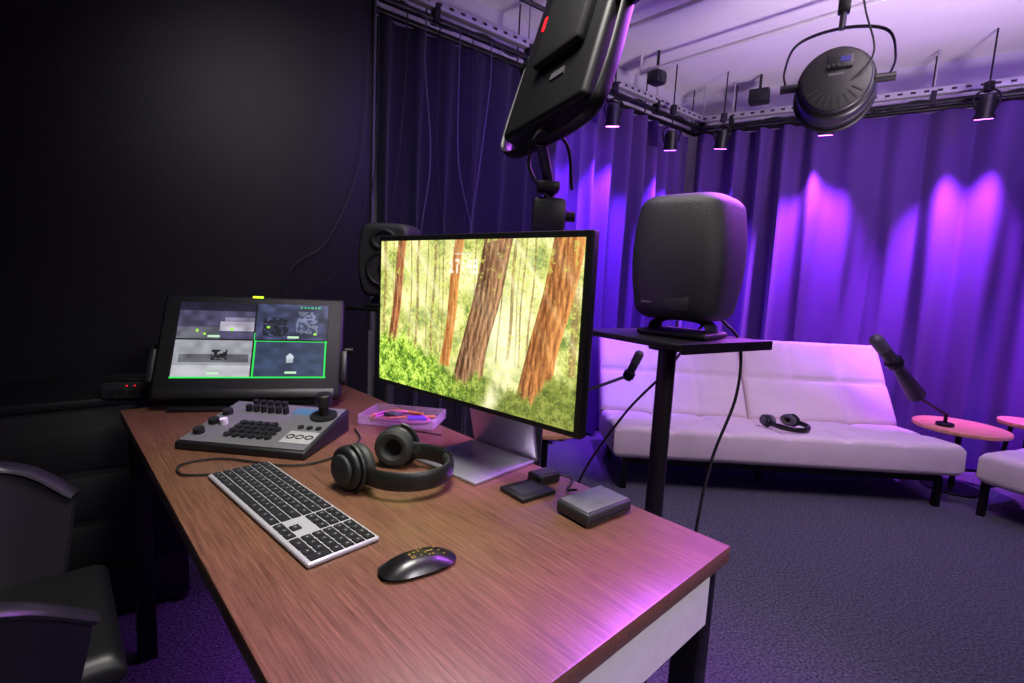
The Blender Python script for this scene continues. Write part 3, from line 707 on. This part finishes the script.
# armless chair
e1 = Vector((.36, -.93, 0)).normalized()
g = G('armless_lounge_chair', Vector((2.56, 2.63, 0))+e1*.34+Vector((-e1.y, e1.x, 0))*.30, math.degrees(math.atan2(e1.y, e1.x)))
cushion(g, 'seat', .68, .60, .17, .035, [0], [0], Matrix.Translation((0, 0, .27)), M_sofa)
cushion(g, 'backrest', .68, .50, .12, .035, [0], [0], Matrix.Translation((0, .42, .55)) @ rotm((62, 0, 0)), M_sofa)
for sx in (-1, 1):
    for y in (-.26, .26): g.box('leg', (.03, .03, .19), (sx*.31, y, .095), M_blackm)
    g.box('side_rail', (.03, .55, .03), (sx*.31, 0, .175), M_blackm)
    g.box('back_post', (.03, .03, .30), (sx*.25, .38, .35), M_blackm, rot=(-28, 0, 0))

def sidetable(x, y, z, r):
    g = G('round_side_table', (x, y, 0))
    g.cyl('top', r, .022, (0, 0, z-.011), M_woodt, bev=.004, n=64); g.rod('column', (0, 0, .01), (0, 0, z-.02), .016, M_blackm); g.cyl('base', r*.65, .012, (0, 0, .006), M_blackm, bev=.003, n=48)
sidetable(2.775, 3.0, .40, .235)
sidetable(.19, 2.42, .45, .19)
g = G('wooden_stool', (3.22, 3.05, 0)); g.cyl('seat', .13, .03, (0, 0, .42), M_woodt, bev=.006, n=48)
for k in range(3): a = R(k*120+30); g.rod('leg', (.06*math.cos(a), .06*math.sin(a), .41), (.10*math.cos(a), .10*math.sin(a), 0.0), .012, M_blackm)

def micarm(base, pts, micdir, k=1.0, cover=False):
    g = G('microphone_boom_arm', base)
    g.cyl('base', .045, .02, (0, 0, .01), M_blackm, bev=.004); g.rod('post', (0, 0, 0), (0, 0, .08), .01, M_blackm)
    P = [Vector((0, 0, .07))]+[Vector(q)-Vector(base) for q in pts]
    for a, b in zip(P[:-1], P[1:]):
        s_ = Vector((0, .008, 0)); g.rod('arm', a+s_, b+s_, .006, M_blackm); g.rod('arm_2', a-s_, b-s_, .006, M_dark); g.sph('joint', .014, b, M_black)
    d = Vector(micdir).normalized(); e = P[-1]
    if cover: g.rod('arm_sleeve', P[-2]*.95+P[-1]*.05, P[-2]*.1+P[-1]*.9, .05, M_black, r2=.028, n=20)
    g.rod('microphone_body', e-d*.03*k, e+d*.09*k, .026*k, M_dark, n=24); g.rod('microphone_grille', e+d*.09*k, e+d*.15*k, .028*k, M_cab, n=24); g.sph('microphone_tip', .028*k, e+d*.15*k, M_cab)
    g.rod('shock_mount', e-d*.01, e+d*.02, .036*k, M_blackm, n=24)
micarm((2.66, 2.98, .40), [(2.47, 2.98, .57), (2.24, 2.90, .78)], (-.55, -.1, .50), 1.3, True)
micarm((.22, 2.44, .45), [(.34, 2.46, .60), (.60, 2.50, .70)], (.15, -.1, .45), .8)

# ------------------------------------------------------------ office chair (tub shell)
g = G('office_chair', (-.90, .79, 0), 43-90)
V = []; F = []; na = 65; nz = 12; th_ = .016; top_edge = []
for side in (0, 1):
    for j in range(nz+1):
        t = j/nz
        for k in range(na):
            s = k/(na-1); a = R(150+240*s)
            back = max(0, math.cos((s-.5)*math.pi)); top = .665+.22*back**1.8
            tip = min(s, 1-s); top -= .05*max(0, 1-tip/.08)**2
            z = .42+(top-.42)*t; rr = .235+.075*t**.8-(0 if side == 0 else th_)
            P0 = (rr*math.cos(a)*1.02, rr*math.sin(a)*.95, z); V.append(P0)
            if side == 0 and j == nz: top_edge.append((P0[0]*.975, P0[1]*.975, z))
n0 = (nz+1)*na
for j in range(nz):
    for k in range(na-1):
        a = j*na+k; F.append((a, a+1, a+na+1, a+na)); F.append((n0+a, n0+a+na, n0+a+na+1, n0+a+1))
for k in range(na-1):
    F.append((k, n0+k, n0+k+1, k+1)); b_ = nz*na; F.append((b_+k, b_+k+1, n0+b_+k+1, n0+b_+k))
for j in range(nz):
    a = j*na; F.append((a, a+na, n0+a+na, n0+a)); a = j*na+na-1; F.append((a, n0+a, n0+a+na, a+na))
g.mesh('shell', V, F, M_chair, True, 60)
g.tube('arm_rim', top_edge[::4], (.010, .022), M_chair, res=3, n=12, flat=(0, 0, 1))
cushion(g, 'seat', .38, .38, .07, .03, [], [], Matrix.Translation((0, .0, .45)), M_black, 0)
g.cyl('seat_pan', .18, .03, (0, 0, .41), M_black); g.rod('gas_lift', (0, 0, .08), (0, 0, .40), .025, M_steel)
for k in range(5):
    a = R(k*72+10); g.rod('base_arm', (0, 0, .10), (.27*math.cos(a), .27*math.sin(a), .065), .016, M_steel); g.cyl('caster', .028, .035, (.27*math.cos(a), .27*math.sin(a), .028), M_rubber, rot=(90, 0, k*72))

# ------------------------------------------------------------ cables
def cable(name, pts, r=.003, mat=M_rubber):
    V, F = tube_geo(catmull(pts, 10), r, 8); return mkobj(name, V, F, mat)
cable('speaker_cable', [(.43, 1.10, 1.09), (.43, 1.2, 1.03), (.37, 1.18, .95), (.29, 1.24, .82), (.2, 1.32, .6), (.15, 1.37, .3), (.14, 1.42, .006), (.1, 1.5, .006)], .0032)
cable('speaker_cable', [(.44, 1.06, 1.09), (.485, 1.06, 1.04), (.48, 1.04, .93), (.43, 1.01, .80), (.395, .97, .66), (.385, .97, .4), (.40, .96, .006)], .0032)
cable('keyboard_cable', [(-.572, .935, ZD+.004), (-.63, .93, ZD+.004), (-.66, .98, ZD+.004), (-.60, 1.02, ZD+.004), (-.45, 1.0, ZD+.004), (-.38, 1.06, ZD+.004), (-.36, 1.18, ZD+.004), (-.40, 1.27, ZD+.004)], .0022)
cable('headphone_cable', [(-.25, 1.10, ZD+.004), (-.24, 1.17, ZD+.004), (-.28, 1.23, ZD+.004), (-.24, 1.27, ZD+.004), (-.17, 1.25, ZD+.004)], .002)
cable('drive_cable', [(.11, 1.01, ZD+.01), (.14, 1.0, ZD+.004), (.125, .95, ZD+.004), (.14, .93, ZD+.012)], .0022)
for k, s in enumerate((.12, .22, .30, .42, .5, .62)):
    q = K1+d1*s+n1*.15; e = K1+d1*(s+random.uniform(-.15, .12))+n1*.17
    m = (q+e)/2+d1*random.uniform(-.06, .06)
    cable('hanging_cable', [(q.x, q.y, 2.42), (q.x, q.y, 2.2), (m.x, m.y, 1.75), (e.x, e.y, 1.35), (e.x, e.y, .9), (e.x, e.y, .01)], .0035, M_cab if k % 2 else M_rubber)
q = K1-d1*.03+n1*.05
cable('wall_cable', [(q.x, q.y, 2.3), (q.x-.03, q.y-.02, 1.7), (q.x-.15, q.y-.12, 1.3), (q.x-.3, q.y-.24, 1.1), (q.x-.32, q.y-.26, .5)], .003, M_dark)
q = K1+n1*.09
cable('wall_cable', [(q.x, q.y, 2.42), (q.x-.01, q.y-.01, 1.6), (q.x-.15, q.y-.12, 1.15), (q.x-.3, q.y-.25, 1.0), (q.x-.35, q.y-.3, .5)], .003, M_rubber)

# ------------------------------------------------------------ lights
def area(name, loc, tgt, size, power, col, sy=None, spread=180):
    l = bpy.data.lights.new(name, 'AREA'); l.energy = power; l.color = col; l.size = size; l.spread = R(spread)
    if sy: l.shape = 'RECTANGLE'; l.size_y = sy
    o = bpy.data.objects.new(name, l); COL.objects.link(o); d = Vector(tgt)-Vector(loc)
    o.matrix_world = Matrix.Translation(loc) @ (-d).to_track_quat('Z', 'Y').to_matrix().to_4x4(); return o
area('added_key_fill', (-.05, .75, 2.5), (-.20, .98, .74), .6, 10, (1, .95, .90), spread=75)  # unseen area light added to brighten the desk top
area('added_wall_fill', (-.2, 1.2, 2.4), (-.85, 2.45, 1.3), .4, 1.7, (1, .95, .98), spread=80)  # added out of frame to lift the black wall with a faint sheen
area('added_sofa_fill', (1.5, 1.35, 2.55), (1.65, 2.9, .2), .7, 9, (1, .84, .94), spread=100)  # no fixture behind it; added to light sofa and carpet
area('added_violet_fill', (2.6, 1.6, 2.5), (2.1, 4.0, 1.3), .6, 17, (.26, .045, 1), .6)  # added violet fill for the back curtain, source unseen
area('added_violet_side_fill', (1.0, 1.4, 2.55), (.0, 3.25, 1.6), .4, 7, (.20, .05, 1), spread=60)  # extra unseen fill, added to tint the left curtain violet
area('added_ceiling_fill', (2.2, 1.3, 1.0), (1.8, 2.5, 2.8), .5, 28, (1, .82, 1), spread=100)  # upward fill added out of view to brighten the ceiling
area('added_magenta_fill', (1.3, 1.7, 2.3), (.24, .78, .74), .9, 26, (.52, .09, 1), spread=62)  # added purple fill for the right end of the desk, no real fixture
area('added_apron_fill', (1.3, -.7, 2.2), (.25, .55, .65), .5, 4, (1, .92, .98), spread=60)  # unseen fill added so the desk's end apron reads pale
w_ = bpy.data.worlds.new('world'); S.world = w_; w_.use_nodes = True
w_.node_tree.nodes['Background'].inputs[0].default_value = (.01, .008, .02, 1); w_.node_tree.nodes['Background'].inputs[1].default_value = .3
S.view_settings.view_transform = 'Standard'
S.view_settings.look = 'None'
print('BUILD OK', len(bpy.data.objects))
